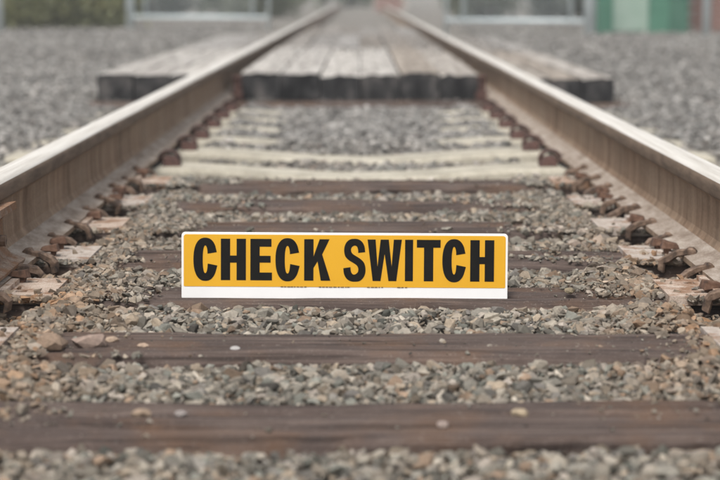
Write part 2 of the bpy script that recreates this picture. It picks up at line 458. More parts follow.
# ------------------------------------------------------------------ ties
def timber(seed, L, W, H, nxs=230, nys=20, axis_z0=0.0):
    """a weathered squared timber along x: rounded, grooved and split, as one closed skin"""
    u = np.linspace(-L / 2, L / 2, nxs)
    # cross-section path from front bottom over the top to back bottom
    fr = [(-W / 2, -H), (-W / 2, -H * 0.6), (-W / 2, -H * 0.3), (-W / 2, -0.03), (-W / 2 + 0.002, -0.012), (-W / 2 + 0.008, -0.003)]
    top = [(t, 0.0) for t in np.linspace(-W / 2 + 0.02, W / 2 - 0.02, nys)]
    path = np.array(fr + top + [(-a, b_) for a, b_ in reversed(fr)])
    P = len(path)
    X = np.repeat(u[:, None], P, 1)
    Yv = np.repeat(path[None, :, 0], nxs, 0); Zv = np.repeat(path[None, :, 1], nxs, 0)
    up = (Zv > -0.02).astype(float)
    g = fbm(X * 2.2, Yv * 55, seed) - 0.5
    g2 = fbm(X * 1.0, Yv * 8, seed + 9) - 0.5
    groove = np.clip(0.44 - fbm(X * 1.1, Yv * 36, seed + 20), 0, 1) * 0.085
    edge = np.clip(1 - (W / 2 - np.abs(Yv)) / 0.03, 0, 1)
    Zn = Zv + up * (g * 0.010 + g2 * 0.012 - groove - edge * 0.030 * np.clip(fbm(X * 4, Yv * 0 + 3, seed + 30) - 0.35, 0, 1) * 2.2) - up * 0.001
    side = np.sign(Yv) * (np.abs(Yv) > W / 2 - 0.012)
    Yn = Yv + side * ((fbm(X * 7, Zv * 30, seed + 40) - 0.6) * 0.022) + 0.010 * (fbm(X * 1.2, X * 0, seed + 50) - 0.5)
    Xn = X + (np.abs(X) > L / 2 - 0.001) * (fbm(Yv * 30, Zv * 30, seed + 60) - 0.5) * 0.01
    b = MB()
    b.v = [tuple(p) for p in np.stack([Xn.ravel(), Yn.ravel(), Zn.ravel()], 1).tolist()]
    for i in range(nxs - 1):
        for q in range(P - 1):
            b.f.append([i * P + q, (i + 1) * P + q, (i + 1) * P + q + 1, i * P + q + 1]); b.m.append(0)
    b.f += [list(range(P)), [(nxs - 1) * P + q for q in range(P)]]; b.m += [0, 0]
    me = b.mesh('beam', M['tie'])
    return me

def holed_plate(xb, yb, holes, z0, z1, lips):
    """flat plate with punched square holes and raised shoulders"""
    b = MB()
    for i in range(len(xb) - 1):
        for q in range(len(yb) - 1):
            x0, x1, y0, y1 = xb[i], xb[i + 1], yb[q], yb[q + 1]
            if (i, q) in holes:
                zz = z0 + 0.001
                b.add([(x0, y0, zz), (x1, y0, zz), (x1, y1, zz), (x0, y1, zz), (x0, y0, z1), (x1, y0, z1), (x1, y1, z1), (x0, y1, z1)],
                      [(0, 4, 5, 1), (1, 5, 6, 2), (2, 6, 7, 3), (3, 7, 4, 0)])
            else:
                b.add([(x0, y0, z1), (x1, y0, z1), (x1, y1, z1), (x0, y1, z1)], [(0, 1, 2, 3)])
    X0, X1, Y0, Y1 = xb[0], xb[-1], yb[0], yb[-1]
    b.add([(X0, Y0, z0), (X1, Y0, z0), (X1, Y1, z0), (X0, Y1, z0), (X0, Y0, z1), (X1, Y0, z1), (X1, Y1, z1), (X0, Y1, z1)],
          [(0, 1, 5, 4), (1, 2, 6, 5), (2, 3, 7, 6), (3, 0, 4, 7)])
    for a, c in lips: b.box(a, c, Y0 + 0.004, Y1 - 0.004, z1 - 0.002, z1 + 0.009)
    me = b.mesh('tie_plate', M['plate'])
    return me
yb = [-0.1, -0.066, -0.046, 0.046, 0.066, 0.1]
plate_me = holed_plate([-0.18, -0.150, -0.130, -0.079, 0.079, 0.105, 0.127, 0.18], yb, {(5, 1), (5, 3), (1, 1), (1, 3)}, 0.0, PLATE_H - 0.0005, [(-0.094, -0.079), (0.079, 0.094)])
plate_pale = plate_me.copy(); plate_pale.materials.clear(); plate_pale.materials.append(M['plate_pale'])

def spike_mesh(v):
    r = random.Random(v + 40)
    b = MB()
    lean = r.uniform(0, 0.012); up = r.uniform(0.0, 0.009)
    b.add([(-.008, -.008, -.01), (.008, -.008, -.01), (.008, .008, -.01), (-.008, .008, -.01),
           (-.008 + lean, -.008, .012 + up), (.008 + lean, -.008, .012 + up), (.008 + lean, .008, .012 + up), (-.008 + lean, .008, .012 + up)],
          [(0, 1, 5, 4), (1, 2, 6, 5), (2, 3, 7, 6), (3, 0, 4, 7), (0, 3, 2, 1), (4, 5, 6, 7)])
    l, z = lean, .010 + up
    b.add([(-.026 + l, -.014, z + .002), (.014 + l, -.016, z), (.014 + l, .016, z), (-.026 + l, .014, z + .002),
           (-.022 + l, -.011, z + .011), (.009 + l, -.012, z + .017), (.009 + l, .012, z + .017), (-.022 + l, .011, z + .011)],
          [(0, 1, 5, 4), (1, 2, 6, 5), (2, 3, 7, 6), (3, 0, 4, 7), (0, 3, 2, 1), (4, 5, 6, 7)])
    return b.mesh('spike', M['spike'], bevel=0.0025)
spikes = [spike_mesh(i) for i in range(5)]

wood_labels = [
    'brown wooden tie nearest the camera, crossing the bottom of the picture',
    'brown wooden tie second from the camera, first one in front of the sign',
    'wooden tie directly under the yellow sign',
    'wooden tie just behind the yellow sign, hidden by it in the middle',
    'fifth wooden tie from the camera, seen level with the sign\'s top edge',
    'sixth wooden tie from the camera, second one before the pale concrete ties',
    'farthest open wooden tie, next to the pale concrete ties']
for i, y in enumerate(WOOD):
    t = tag(empty('wooden_tie', (0, y, 0)), wood_labels[i], 'railway tie', 'wooden ties')
    L = 2.6 + random.uniform(-.05, .05)
    link('beam', timber(100 + i * 7, L, 0.232 + random.uniform(-.006, .008), 0.17), t, loc=(0, 0, .003 if i == 2 else .010), rot=(0, 0, random.uniform(-.006, .006)))
    for sx in (-1, 1):
        pm = plate_me if (i in (2, 6) or (i == 4 and sx < 0)) else plate_pale
        pl = link('tie_plate', pm, t, (sx * GAUGE_C, random.uniform(-.012, .012), 0.0005), (0, 0, 0 if sx < 0 else math.pi))
        q = 0
        for xo, yo, rz in ((0.0935, 0.052, 0), (-0.0935, -0.05, math.pi)) + (((0.0935, -0.05, 0),) if i in (0, 1, 3, 5) else ()):
            sp = link('spike', spikes[(i * 3 + q + (sx > 0)) % 5], pl, (xo - 0.0015, yo, PLATE_H - 0.0035), (random.uniform(-.1, .1), random.uniform(-.05, .15), rz + random.uniform(-.25, .25)))
            q += 1

# concrete ties with a dipped middle
def concrete_mesh(seed):
    b = MB()
    xs_ = np.linspace(-1.3, 1.3, 53)
    def top(x):
        a = abs(x)
        if a > 0.62: return -0.001 - max(0, a - 0.95) * 0.05
        t = (a / 0.62); t = t * t * (3 - 2 * t)
        return -0.033 + 0.032 * t
    rnd = np.random.default_rng(seed)
    for x in xs_:
        z = top(x); c = 0.012
        w = 0.112 + 0.010 * min(1, abs(x) / 0.6)
        j = rnd.uniform(-.0012, .0012)
        b.v += [(x, -w - 0.02, -0.19), (x, -w, z - c), (x, -w + c, z + j), (x, 0, z + j), (x, w - c, z + j), (x, w, z - c), (x, w + 0.02, -0.19)]
    n = 7
    for i in range(len(xs_) - 1):
        for q in range(n - 1):
            b.f.append([i * n + q, (i + 1) * n + q, (i + 1) * n + q + 1, i * n + q + 1]); b.m.append(0)
    b.f += [list(range(n)), [(len(xs_) - 1) * n + q for q in range(n)]]; b.m += [0, 0]
    return b.mesh('beam', M['concrete'])
conc = concrete_mesh(5)
def clip_mesh():
    # e-shaped spring clip: a loop standing off the shoulder with one toe on the rail foot
    b = MB()
    pts = []
    for a in np.linspace(-20, 200, 14):
        r_ = math.radians(a)
        pts.append((0.038 + 0.042 * math.cos(r_), -0.018 + 0.0005 * a * 0.2, 0.022 + 0.040 * math.sin(r_)))
    pts = [(0.075, -0.022, -0.002)] + pts + [(-0.018, 0.006, 0.0335)]
    b.tube(pts, 0.0095, 8)
    b.tube([(0.07, 0.03, 0.014), (0.03, 0.03, 0.014), (-0.005, 0.028, 0.018), (-0.02, 0.01, 0.034)], 0.0095, 8)
    return b.mesh('rail_clip', M['clip'], smooth=True)
clip_me = clip_mesh()
def shoulder_mesh():
    b = MB()
    b.add([(0.012, -.045, 0), (.075, -.045, 0), (.075, .045, 0), (0.012, .045, 0), (0.018, -.036, .034), (.058, -.034, .030), (.058, .034, .030), (0.018, .036, .034)],
          [(0, 1, 5, 4), (1, 2, 6, 5), (2, 3, 7, 6), (3, 0, 4, 7), (0, 3, 2, 1), (4, 5, 6, 7)])
    return b.mesh('clip_shoulder', M['shoulder'], bevel=0.006)
shoulder_me = shoulder_mesh()
pad_me = MB().box(-0.078, 0.078, -0.085, 0.085, 0, PLATE_H).mesh('rail_pad', M['tar'])
nth = ['nearest pale concrete tie, right behind the last wooden tie', 'second pale concrete tie from the camera', 'third pale concrete tie, its middle sunk in gravel',
       'fourth concrete tie, only its ends showing above the gravel', 'fifth concrete tie, its pale ends half buried in gravel',
       'last concrete tie, beside the black front of the timber crossing']
for i, y in enumerate(CONC):
    t = tag(empty('concrete_tie', (0, y, 0)), nth[i], 'railway tie', 'concrete ties')
    link('beam', conc, t, rot=(0, 0, random.uniform(-.004, .004)))
    for sx in (-1, 1):
        link('rail_pad', pad_me, t, (sx * GAUGE_C, 0, 0))
        for io in (1, -1):
            rz = (0 if sx < 0 else math.pi) + (0 if io > 0 else math.pi)
            sh = link('clip_shoulder', shoulder_me, t, (sx * GAUGE_C - sx * io * 0.078, 0, -0.001), (0, 0, rz))
            link('rail_clip', clip_me, sh, (.004, 0, .006), (0, 0, random.uniform(-.06, .06)), (.8, .85, .72))

# ------------------------------------------------------------------ timber road crossing
def plank_mesh(seed, w, L, h, dirty=False):
    nxs, nys = 9, max(8, int(L / 0.12))
    b = MB()
    xp = np.linspace(-w / 2, w / 2, nxs)
    path = [(-w / 2, -h), (-w / 2, -0.02)] + [(x, 0) for x in xp] + [(w / 2, -0.02), (w / 2, -h)]
    path = np.array(path); P = len(path)
    Y = np.linspace(0, L, nys)
    XX = np.repeat(path[None, :, 0], nys, 0); ZZ = np.repeat(path[None, :, 1], nys, 0); YY = np.repeat(Y[:, None], P, 1)
    upm = ZZ > -0.01
    edge = np.clip(1 - (w / 2 - np.abs(XX)) / 0.03, 0, 1)
    ends = np.clip(1 - YY / 0.12, 0, 1)
    ZZ = ZZ + upm * ((fbm(XX * 50, YY * 1.5, seed) - 0.55) * 0.016 - edge * 0.012 * fbm(YY * 6, XX * 3, seed + 3) - ends * 0.018 * fbm(XX * 20, YY * 3, seed + 5))
    YY = YY + (YY < 0.001) * ((fbm(XX * 14, ZZ * 14, seed + 8) - 0.5) * 0.02)
    b.v = [tuple(p) for p in np.stack([XX.ravel(), YY.ravel(), ZZ.ravel()], 1).tolist()]
    for i in range(nys - 1):
        for q in range(P - 1):
            b.f.append([i * P + q, (i + 1) * P + q, (i + 1) * P + q + 1, i * P + q + 1]); b.m.append(0 if 1 < q < P - 3 else 1)
    b.f += [list(range(P)), [(nys - 1) * P + q for q in range(P)]]; b.m += [1, 1]
    return b.mesh('plank', [M['plank_dirty' if dirty else 'plank_top'], M['tar']])
CROSS_Z = 0.147
def crossing(label, x0, x1, n, y0, rows, zt):
    t = tag(empty('timber_crossing', ((x0 + x1) / 2, y0, 0)), label, 'rail crossing', 'timber crossing panels')
    w = (x1 - x0) / n
    for r_ in range(rows):
        for i in range(n):
            L = 4.62
            me = plank_mesh(r_ * 31 + i * 5 + int(abs(x0) * 100), w - 0.006, L, 0.155, r_ > 0)
            link('plank', me, t, (x0 + w * (i + .5) - (x0 + x1) / 2, r_ * 4.65 + random.uniform(-.03, .02) * (r_ == 0), zt + random.uniform(-.009, .007)))
    return t
cc = crossing('wide plank crossing with black tarred ends between the two rails', -0.655, 0.655, 6, 9.86, 3, CROSS_Z)
crossing('narrow plank crossing panel with black end outside the left rail', -1.435, -0.845, 3, 9.86, 2, CROSS_Z + 0.004)
crossing('narrow plank crossing panel with black end outside the right rail', 0.845, 1.36, 3, 9.66, 2, CROSS_Z - 0.012)
for sx in (-1, 1):
    b = MB()
    b.box(-.02, .02, 0, .05, 0, .115); b.box(-.038, .03, -.03, 0.0, 0, .05)
    b.box(-.03, .024, -.012, .03, .115, .135)
    b.build('end_bracket', M['shoulder'], cc, bevel=.006, loc=(sx * 0.664 - 0, -.075, 0.0))
# timber under the front of the crossing
t = tag(empty('wooden_tie', (0, 9.66, 0)), 'brown wooden tie showing under the black front of the crossing', 'railway tie', 'wooden ties')
link('beam', timber(333, 2.9, 0.24, 0.17), t, (0, 0, 0.0))

# ------------------------------------------------------------------ the sign
PX = 3.417 / 1800.0                          # metres for one photo pixel at the sign's distance
SY = 3.362
sign = tag(empty('warning_sign', (-0.0295, SY, 0.0018)), 'yellow sign with black letters CHECK SWITCH standing on a wooden tie', 'sign')
sign.rotation_euler = (math.radians(-4), math.radians(0.35), 0)
SW, SHT = 325 * PX, 66 * PX
def rounded_rect(x0, x1, z0, z1, rt, rb, n=6):
    pts = []
    for cx, cz, r_, a0 in ((x1 - rt, z1 - rt, rt, 0), (x0 + rt, z1 - rt, rt, 90), (x0 + rb, z0 + rb, rb, 180), (x1 - rb, z0 + rb, rb, 270)):
        for k_ in range(n + 1):
            a = math.radians(a0 + 90 * k_ / n); pts.append((cx + r_ * math.cos(a), cz + r_ * math.sin(a)))
    return pts
def slab(pts, y0, y1):
    b = MB(); n = len(pts)
    b.v = [(x, y0, z) for x, z in pts] + [(x, y1, z) for x, z in pts]
    b.f = [list(range(n)), list(range(2 * n - 1, n - 1, -1))] + [[i, (i + 1) % n, n + (i + 1) % n, n + i] for i in range(n)]
    b.m = [0] * len(b.f)
    return b
panel = slab(rounded_rect(-SW / 2, SW / 2, 0, SHT, .007, .002), 0, .006).build('panel', M['white'], sign, bevel=.0008)
slab(rounded_rect(-SW / 2 + 2.2 * PX, SW / 2 - 2.2 * PX, 11.8 * PX, SHT - 2.2 * PX, .005, .002), -.0006, .0).build('yellow_face', M['yellow'], panel)
# back foot that keeps it upright
MB().box(-.12, .12, .006, .07, 0, .006).build('foot', M['white'], sign)
MB().box(-.008, .008, .0065, .05, .006, .05).build('brace', M['white'], sign)

def stroke_poly(pts, hw):
    """ribbon round a centreline; hw(t, dir) gives half thickness"""
    out, inn = [], []
    for i, p in enumerate(pts):
        a = Vector(pts[max(i - 1, 0)]); c = Vector(pts[min(i + 1, len(pts) - 1)])
        d = (c - a).normalized(); nrm = Vector((-d.y, d.x))
        h = hw(d)
        out.append(tuple(Vector(p) + nrm * h)); inn.append(tuple(Vector(p) - nrm * h))
    return out, inn
def cr(pts, n=6):
    res = []
    P = [pts[0]] + pts + [pts[-1]]
    for i in range(1, len(P) - 2):
        p0, p1, p2, p3 = [np.array(q, float) for q in P[i - 1:i + 3]]
        for k_ in range(n):
            t = k_ / n
            res.append(tuple(0.5 * ((2 * p1) + (-p0 + p2) * t + (2 * p0 - 5 * p1 + 4 * p2 - p3) * t * t + (-p0 + 3 * p1 - 3 * p2 + p3) * t ** 3)))
    res.append(tuple(pts[-1]))
    return res
VS, HSK = 9.3, 7.8           # stem and arm thickness in photo pixels
def ribbon(out, inn):
    b = MB(); n = len(out)
    for yq in (-.0010, -.0005): b.v += [(x, yq, z) for x, z in out] + [(x, yq, z) for x, z in inn]
    for i in range(n - 1):
        b.f.append([i, i + 1, n + i + 1, n + i])
        for a in (0, n): b.f.append([a + i, a + i + 1, 2 * n + a + i + 1, 2 * n + a + i])
    b.f += [[0, n, 3 * n, 2 * n], [n - 1, 2 * n - 1, 4 * n - 1, 3 * n - 1]]
    b.m = [0] * len(b.f)
    return b
def letter(ch, x0, x1, z0=18.2, z1=59.6):
    """x0..x1 in photo pixels from the sign's left edge, z0..z1 from its bottom"""
    S = lambda pts: [((x - 162.5) * PX, z * PX) for x, z in pts]
    w, h = x1 - x0, z1 - z0
    if ch == 'C':
        o_ = 0.9
        cx, cz, a, bq = (x0 + x1) / 2, (z0 + z1) / 2, w / 2, h / 2 + o_
        sgn = lambda v_, e: math.copysign(abs(v_) ** e, v_)
        oo, ii_ = [], []
        for k_ in range(41):
            th = math.radians(27 + (360 - 54) * k_ / 40)
            oo.append((cx + a * sgn(math.cos(th), .86), cz + bq * sgn(math.sin(th), .86)))
            ii_.append((cx + (a - VS) * sgn(math.cos(th), .9), cz + (bq - HSK) * sgn(math.sin(th), .9)))
        # cut the terminals clean
        oo[0] = (x1 - 0.4, cz + 7.2); oo[-1] = (x1 + 0.2, cz - 6.2)
        ii_[0] = (x1 - VS - .3, cz + 5.6); ii_[-1] = (x1 - VS - .1, cz - 4.2)
        return ribbon(S(oo), S(ii_))
    if ch == 'S':
        ch1 = [(.97, .69), (.94, .82), (.83, .93), (.66, .99), (.48, 1.0), (.30, .985), (.14, .92), (.05, .81), (.035, .70), (.09, .585), (.24, .50), (.45, .432), (.60, .375), (.665, .30), (.64, .215), (.52, .165), (.42, .17), (.345, .23), (.32, .335)]
        ch2 = [(.0, .31), (.03, .18), (.13, .075), (.30, .01), (.50, -.005), (.72, .01), (.88, .08), (.975, .19), (.985, .32), (.92, .44), (.77, .525), (.58, .59), (.42, .645), (.345, .71), (.36, .79), (.48, .84), (.60, .82), (.65, .75), (.66, .67)]
        return slab(S([(x0 + a_ * w, z0 - .6 + c_ * (h + 1.2)) for a_, c_ in cr(ch1, 4) + cr(ch2, 4)]), -.0010, -.0005)
    zc = (z0 + z1) / 2
    if ch == 'H': P_ = [(x0, z0), (x0 + VS, z0), (x0 + VS, zc - 3.2), (x1 - VS, zc - 3.2), (x1 - VS, z0), (x1, z0), (x1, z1), (x1 - VS, z1), (x1 - VS, zc + 3.9), (x0 + VS, zc + 3.9), (x0 + VS, z1), (x0, z1)]
    if ch == 'E': P_ = [(x0, z0), (x1, z0), (x1, z0 + HSK), (x0 + VS, z0 + HSK), (x0 + VS, zc - 3.0), (x1 - 1.4, zc - 3.0), (x1 - 1.4, zc + 3.8), (x0 + VS, zc + 3.8), (x0 + VS, z1 - HSK), (x1 - .6, z1 - HSK), (x1 - .6, z1), (x0, z1)]
    if ch == 'I': P_ = [(x0, z0), (x1, z0), (x1, z1), (x0, z1)]
    if ch == 'T':
        c_ = (x0 + x1) / 2
        P_ = [(c_ - VS / 2, z0), (c_ + VS / 2, z0), (c_ + VS / 2, z1 - HSK), (x1, z1 - HSK), (x1, z1), (x0, z1), (x0, z1 - HSK), (c_ - VS / 2, z1 - HSK)]
    if ch == 'K': P_ = [(x0, z0), (x0 + VS, z0), (x0 + VS, z0 + 12.5), (x0 + VS + 4.0, z0 + 19.2), (x1 - 9.2, z0), (x1 + .4, z0), (x0 + VS + 8.6, z0 + 26.2), (x1 - .6, z1), (x1 - 10.4, z1), (x0 + VS, z0 + 24.2), (x0 + VS, z1), (x0, z1)]
    if ch == 'W':
        u = lambda t_: x0 + t_ * w
        P_ = [(u(.155), z0), (u(.385), z0), (u(.5), z0 + 27), (u(.615), z0), (u(.845), z0), (u(1.0), z1), (u(.765), z1), (u(.706), z0 + 14.5), (u(.618), z1), (u(.382), z1), (u(.294), z0 + 14.5), (u(.235), z1), (u(0), z1)]
    return slab(S(P_), -.0010, -.0005)
row = [('C', 11.9, 35.6), ('H', 39.2, 64.2), ('E', 68.6, 90.2), ('C', 93.6, 117.6), ('K', 122.2, 148.0), ('S', 161.2, 183.6), ('W', 185.2, 219.4), ('I', 222.6, 230.6), ('T', 234.3, 258.0), ('C', 259.8, 283.2), ('H', 287.6, 311.4)]
for ch, a, c in row: letter(ch, a, c).build('letter', M['black'], panel)
for a, c in ((99, 125), (137, 168), (185, 201), (215, 225)):
    x = a
    while x < c:                                           # worn line of tiny print under the lettering
        w_ = random.uniform(1.2, 3.4)
        slab([((x - 162.5) * PX, 11.3 * PX), ((min(x + w_, c) - 162.5) * PX, 11.3 * PX), ((min(x + w_, c) - 162.5) * PX, 12.3 * PX), ((x - 162.5) * PX, 12.3 * PX)], -.0008, -.0007).build('fine_print', M['print'], panel)
        x += w_ + random.uniform(.4, 1.4)

# ------------------------------------------------------------------ gravel
def variants(npts, count, seed):
    """angular crushed stone: convex hulls of scattered points"""
    r = np.random.default_rng(seed); out = []
    for _ in range(count):
        p = r.normal(size=(npts, 3)); p /= np.linalg.norm(p, axis=1)[:, None]
        p *= r.uniform(.8, 1.0, (npts, 1))
        p *= np.array([1, r.uniform(.5, .92), r.uniform(.38, .74)])
        bm = bmesh.new()
        for q in p: bm.verts.new(q)
        res = bmesh.ops.convex_hull(bm, input=bm.verts)
        bmesh.ops.delete(bm, geom=[v for v in bm.verts if not v.link_faces], context='VERTS')
        bm.verts.index_update()
        bmesh.ops.recalc_face_normals(bm, faces=bm.faces)
        v = np.array([tuple(q.co) for q in bm.verts]); f = np.array([[q.index for q in fc.verts] for fc in bm.faces]); bm.free()
        out.append((v / np.abs(v).max(), f))
    return out
PAL = np.array([(.30, .295, .27), (.37, .35, .31), (.44, .415, .375), (.25, .245, .235), (.38, .33, .27), (.33, .30, .26), (.27, .285, .265), (.50, .475, .43), (.34, .26, .20), (.20, .195, .19), (.42, .39, .36)])
PW = np.array([18, 16, 12, 9, 13, 12, 10, 5, 6, 4, 9], float); PW /= PW.sum()
class Stones:
    def __init__(s): s.V, s.F, s.T, s.n = [], [], [], 0
    def add(s, pos, rad, tint, sub, seed, flat=0.35):
        r = np.random.default_rng(seed); N = len(pos)
        if not N: return
        vs = variants(sub, 48, seed); which = r.integers(0, 48, N)
        az = r.uniform(0, 2 * np.pi, N); tx = r.normal(0, flat, N); ty = r.normal(0, flat, N)
        ca, sa, cx, sx, cy, sy = np.cos(az), np.sin(az), np.cos(tx), np.sin(tx), np.cos(ty), np.sin(ty)
        Z = np.zeros(N); O = np.ones(N)
        Rz = np.stack([ca, -sa, Z, sa, ca, Z, Z, Z, O], 1).reshape(N, 3, 3)
        Rx = np.stack([O, Z, Z, Z, cx, -sx, Z, sx, cx], 1).reshape(N, 3, 3)
        Ry = np.stack([cy, Z, sy, Z, O, Z, -sy, Z, cy], 1).reshape(N, 3, 3)
        R = Rx @ Ry @ Rz
        for q in range(48):
            idx = np.where(which == q)[0]
            if not len(idx): continue
            v = np.einsum('nij,vj->nvi', R[idx], vs[q][0]) * rad[idx][:, None, None] + pos[idx][:, None, :]
            nv = len(vs[q][0]); f = vs[q][1]
            off = s.n + np.arange(len(idx)) * nv
            s.V.append(v.reshape(-1, 3)); s.F.append((f[None] + off[:, None, None]).reshape(-1, 3))
            s.T.append(np.repeat(tint[idx], nv, 0)); s.n += nv * len(idx)
    def build(s, name):
        V = np.concatenate(s.V).astype(np.float32); F = np.concatenate(s.F).astype(np.int32); T = np.concatenate(s.T).astype(np.float32)
        me = bpy.data.meshes.new(name)
        me.vertices.add(len(V)); me.vertices.foreach_set('co', V.ravel())
        me.loops.add(F.size); me.loops.foreach_set('vertex_index', F.ravel())
        me.polygons.add(len(F)); me.polygons.foreach_set('loop_start', np.arange(len(F), dtype=np.int32) * 3)
        me.polygons.foreach_set('loop_total', np.full(len(F), 3, np.int32))
        at = me.attributes.new('tint', 'FLOAT_COLOR', 'POINT')
        at.data.foreach_set('color', np.concatenate([T, np.ones((len(T), 1), np.float32)], 1).ravel())
        me.polygons.foreach_set('use_smooth', np.zeros(len(F), bool))
        me.update(calc_edges=True)
        me.materials.append(M['stone'])
        print(name, 'triangles', len(F))
        return link(name, me)
def jitter(x0, x1, y0, y1, sp, r):
    X, Y = np.meshgrid(np.arange(x0, x1, sp), np.arange(y0, y1, sp))
    X = X.ravel() + r.uniform(-.55, .55, X.size) * sp; Y = Y.ravel() + r.uniform(-.55, .55, Y.size) * sp
    return X, Y
def tints(x, y, r, rust=True):
    c = PAL[r.choice(len(PAL), len(x), p=PW)] * r.uniform(.45, 1.28, len(x))[:, None]
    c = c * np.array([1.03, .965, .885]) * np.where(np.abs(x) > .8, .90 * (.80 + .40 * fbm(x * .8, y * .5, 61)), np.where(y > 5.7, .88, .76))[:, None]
    far = np.clip((y - 5.0) / 3, 0, .8)[:, None]
    c = c * (1 - far) + far * c.mean(1, keepdims=True) * np.array([1.025, 1.0, .965])
    c = c * np.where(r.random(len(x)) < .12, .55, 1.0)[:, None]
    if rust:      # iron staining of the ballast beside the rails
        k_ = np.clip((np.abs(x) - .36) / .22, 0, 1) * np.clip((4.9 - y) / 1.8, 0, 1) * np.clip((fbm(x * 5, y * 5, 77) - .2) * 2.8, 0, 1)
        k_ = k_ * np.where(np.abs(x) < .85, 1, 0) * np.where(x < 0, .85, .65)
        c = c * (1 - k_[:, None]) + k_[:, None] * np.where(r.random(len(x))[:, None] < .4, np.array([.33, .18, .09]), np.array([.27, .20, .14])) * r.uniform(.4, 1.35, len(x))[:, None]
    return c
def off_ties(x, y, m):
    ok = np.ones(len(x), bool)
    for t_ in WOOD:
        ok &= (np.abs(y - t_) > .119 - .034 * np.clip(fbm(x * 6, y * 0 + t_ * 3, 19) - .35, 0, 1) * 2 + m) | (np.abs(x) > 1.3)
    for t_ in CONC[:2]: ok &= (np.abs(y - t_) > .115 + m) | (np.abs(x) > 1.3)
    for t_ in CONC[2:]: ok &= (np.abs(y - t_) > .115 + m) | (np.abs(x) > 1.3) | ((np.abs(x) < .30 + .05 * (t_ - 6.9)))
    ok &= ~((np.abs(np.abs(x) - GAUGE_C) < .078 + m))
    ok &= ~((y > 9.84) & (np.abs(x) < 1.45))
    ok &= ~((y > 9.40) & (y < 9.80) & (np.abs(x) < 1.4))
    return ok
G = Stones()
def field(x0, x1, y0, y1, sp, rmed, rmax, sub, seed, lift, sig=.33, mask=None, rust=True):
    r = np.random.default_rng(seed)
    x, y = jitter(x0, x1, y0, y1, sp, r)
    rad = np.clip(np.exp(r.normal(math.log(rmed), sig, len(x))), rmed * .45, rmax)
    ok = off_ties(x, y, 0) & off_ties(x, y + rad * .5, 0) & off_ties(x, y - rad * .5, 0)
    if mask is not None: ok &= mask(x, y)
    x, y, rad = x[ok], y[ok], rad[ok]
    dip = np.zeros(len(x))
    for t_ in WOOD: dip = np.maximum(dip, np.clip(1 - (t_ - .116 - y) / .055, 0, 1) * (y < t_) * (np.abs(x) < .6))
    dip *= np.clip((fbm(x * 3, y * 0 + np.round(y * 2), 8) - .3) * 3, 0, 1)
    z = ground_z(x, y) - .013 * dip + lift + rad * .15 + r.uniform(-.004, .006, len(x)) + .012 * (fbm(x * 4, y * 4, 31) - .5)
    G.add(np.stack([x, y, z], 1), rad, tints(x, y, r, rust) * (.72 if lift < .015 and abs(x0) < .7 else 1.0), sub, seed)  # lower layer between the rails tinted darker: shade of the gaps painted in
# between the rails
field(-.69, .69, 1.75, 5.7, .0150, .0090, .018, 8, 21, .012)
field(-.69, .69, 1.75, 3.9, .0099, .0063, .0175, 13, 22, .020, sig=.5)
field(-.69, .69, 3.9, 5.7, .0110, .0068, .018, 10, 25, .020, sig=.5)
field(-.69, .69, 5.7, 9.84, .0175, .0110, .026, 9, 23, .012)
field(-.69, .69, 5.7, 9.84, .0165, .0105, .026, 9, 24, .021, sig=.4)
# outside the rails, thinning out with distance
def wedge(x, y): return np.abs(x) < .23 * y + 1.6
for (ya, yb_, sp, rm) in ((2.6, 6.5, .028, .014), (6.5, 10, .027, .013), (10, 15, .036, .0155), (15, 21, .06, .019), (21, 31, .09, .022)):
    for s_ in (-1, 1):
        xm = .23 * yb_ + 1.6
        a, c = (-xm, -.83) if s_ < 0 else (.83, xm)
        field(a, c, ya, yb_, sp, rm, rm * 1.9, 8, int(500 + ya * 10 + s_), .010, mask=wedge, rust=False)
# fine grit lying on the ties, and small ballast spilled over their ends round the plates
r = np.random.default_rng(91)
for i, t_ in enumerate(WOOD):
    n_ = 300
    x = np.concatenate([r.uniform(-.68, .68, n_ // 2), np.sign(r.uniform(-.35, .65, n_)) * (.68 - np.abs(r.normal(0, .16, n_)))])
    y = t_ + r.uniform(-.105, .105, len(x)); rad = np.clip(np.exp(r.normal(math.log(.0026), .4, len(x))), .0012, .006)
    if i == 2: k_ = (np.abs(x) > .36) | (y > SY + .02); x, y, rad = x[k_], y[k_], rad[k_]
    z = rad * .3 + .0085
    G.add(np.stack([x, y, z], 1), rad, tints(x, y, r, False) * .85, 9, int(t_ * 100), flat=.15)
    n_ = 2700
    sd_ = np.sign(r.uniform(-1, 1, n_))
    reach = np.where(sd_ < 0, (.12, .22, .16, .17, .17, .18, .18)[i], (.06, .06, .12, .14, .16, .17, .17)[i])
    x = sd_ * (.69 - np.abs(r.normal(0, 1, n_)) * reach); y = t_ + r.uniform(-.125, .125, n_)
    keep = ~((np.abs(x) > .572) & (np.abs(y - t_) < .098) & (r.random(n_) > .012)) & ((np.abs(x) > .2) | (i > 3))
    keep &= fbm(x * 7, y * 7 + i, 52) > np.where((x < -.5) & (i == 1), .1, .38) + .25 * np.clip((.58 - np.abs(x)) / .25, 0, 1)
    x, y = x[keep], y[keep]
    rad = np.clip(np.exp(r.normal(math.log(.0062), .4, len(x))), .002, .014)
    z = rad * .3 + .0095 + np.where(np.abs(x) > .572, .008 * (np.abs(y - t_) < .098), 0)
    G.add(np.stack([x, y, z], 1), rad, tints(x, y, r), 11, int(t_ * 100) + 7, flat=.3)
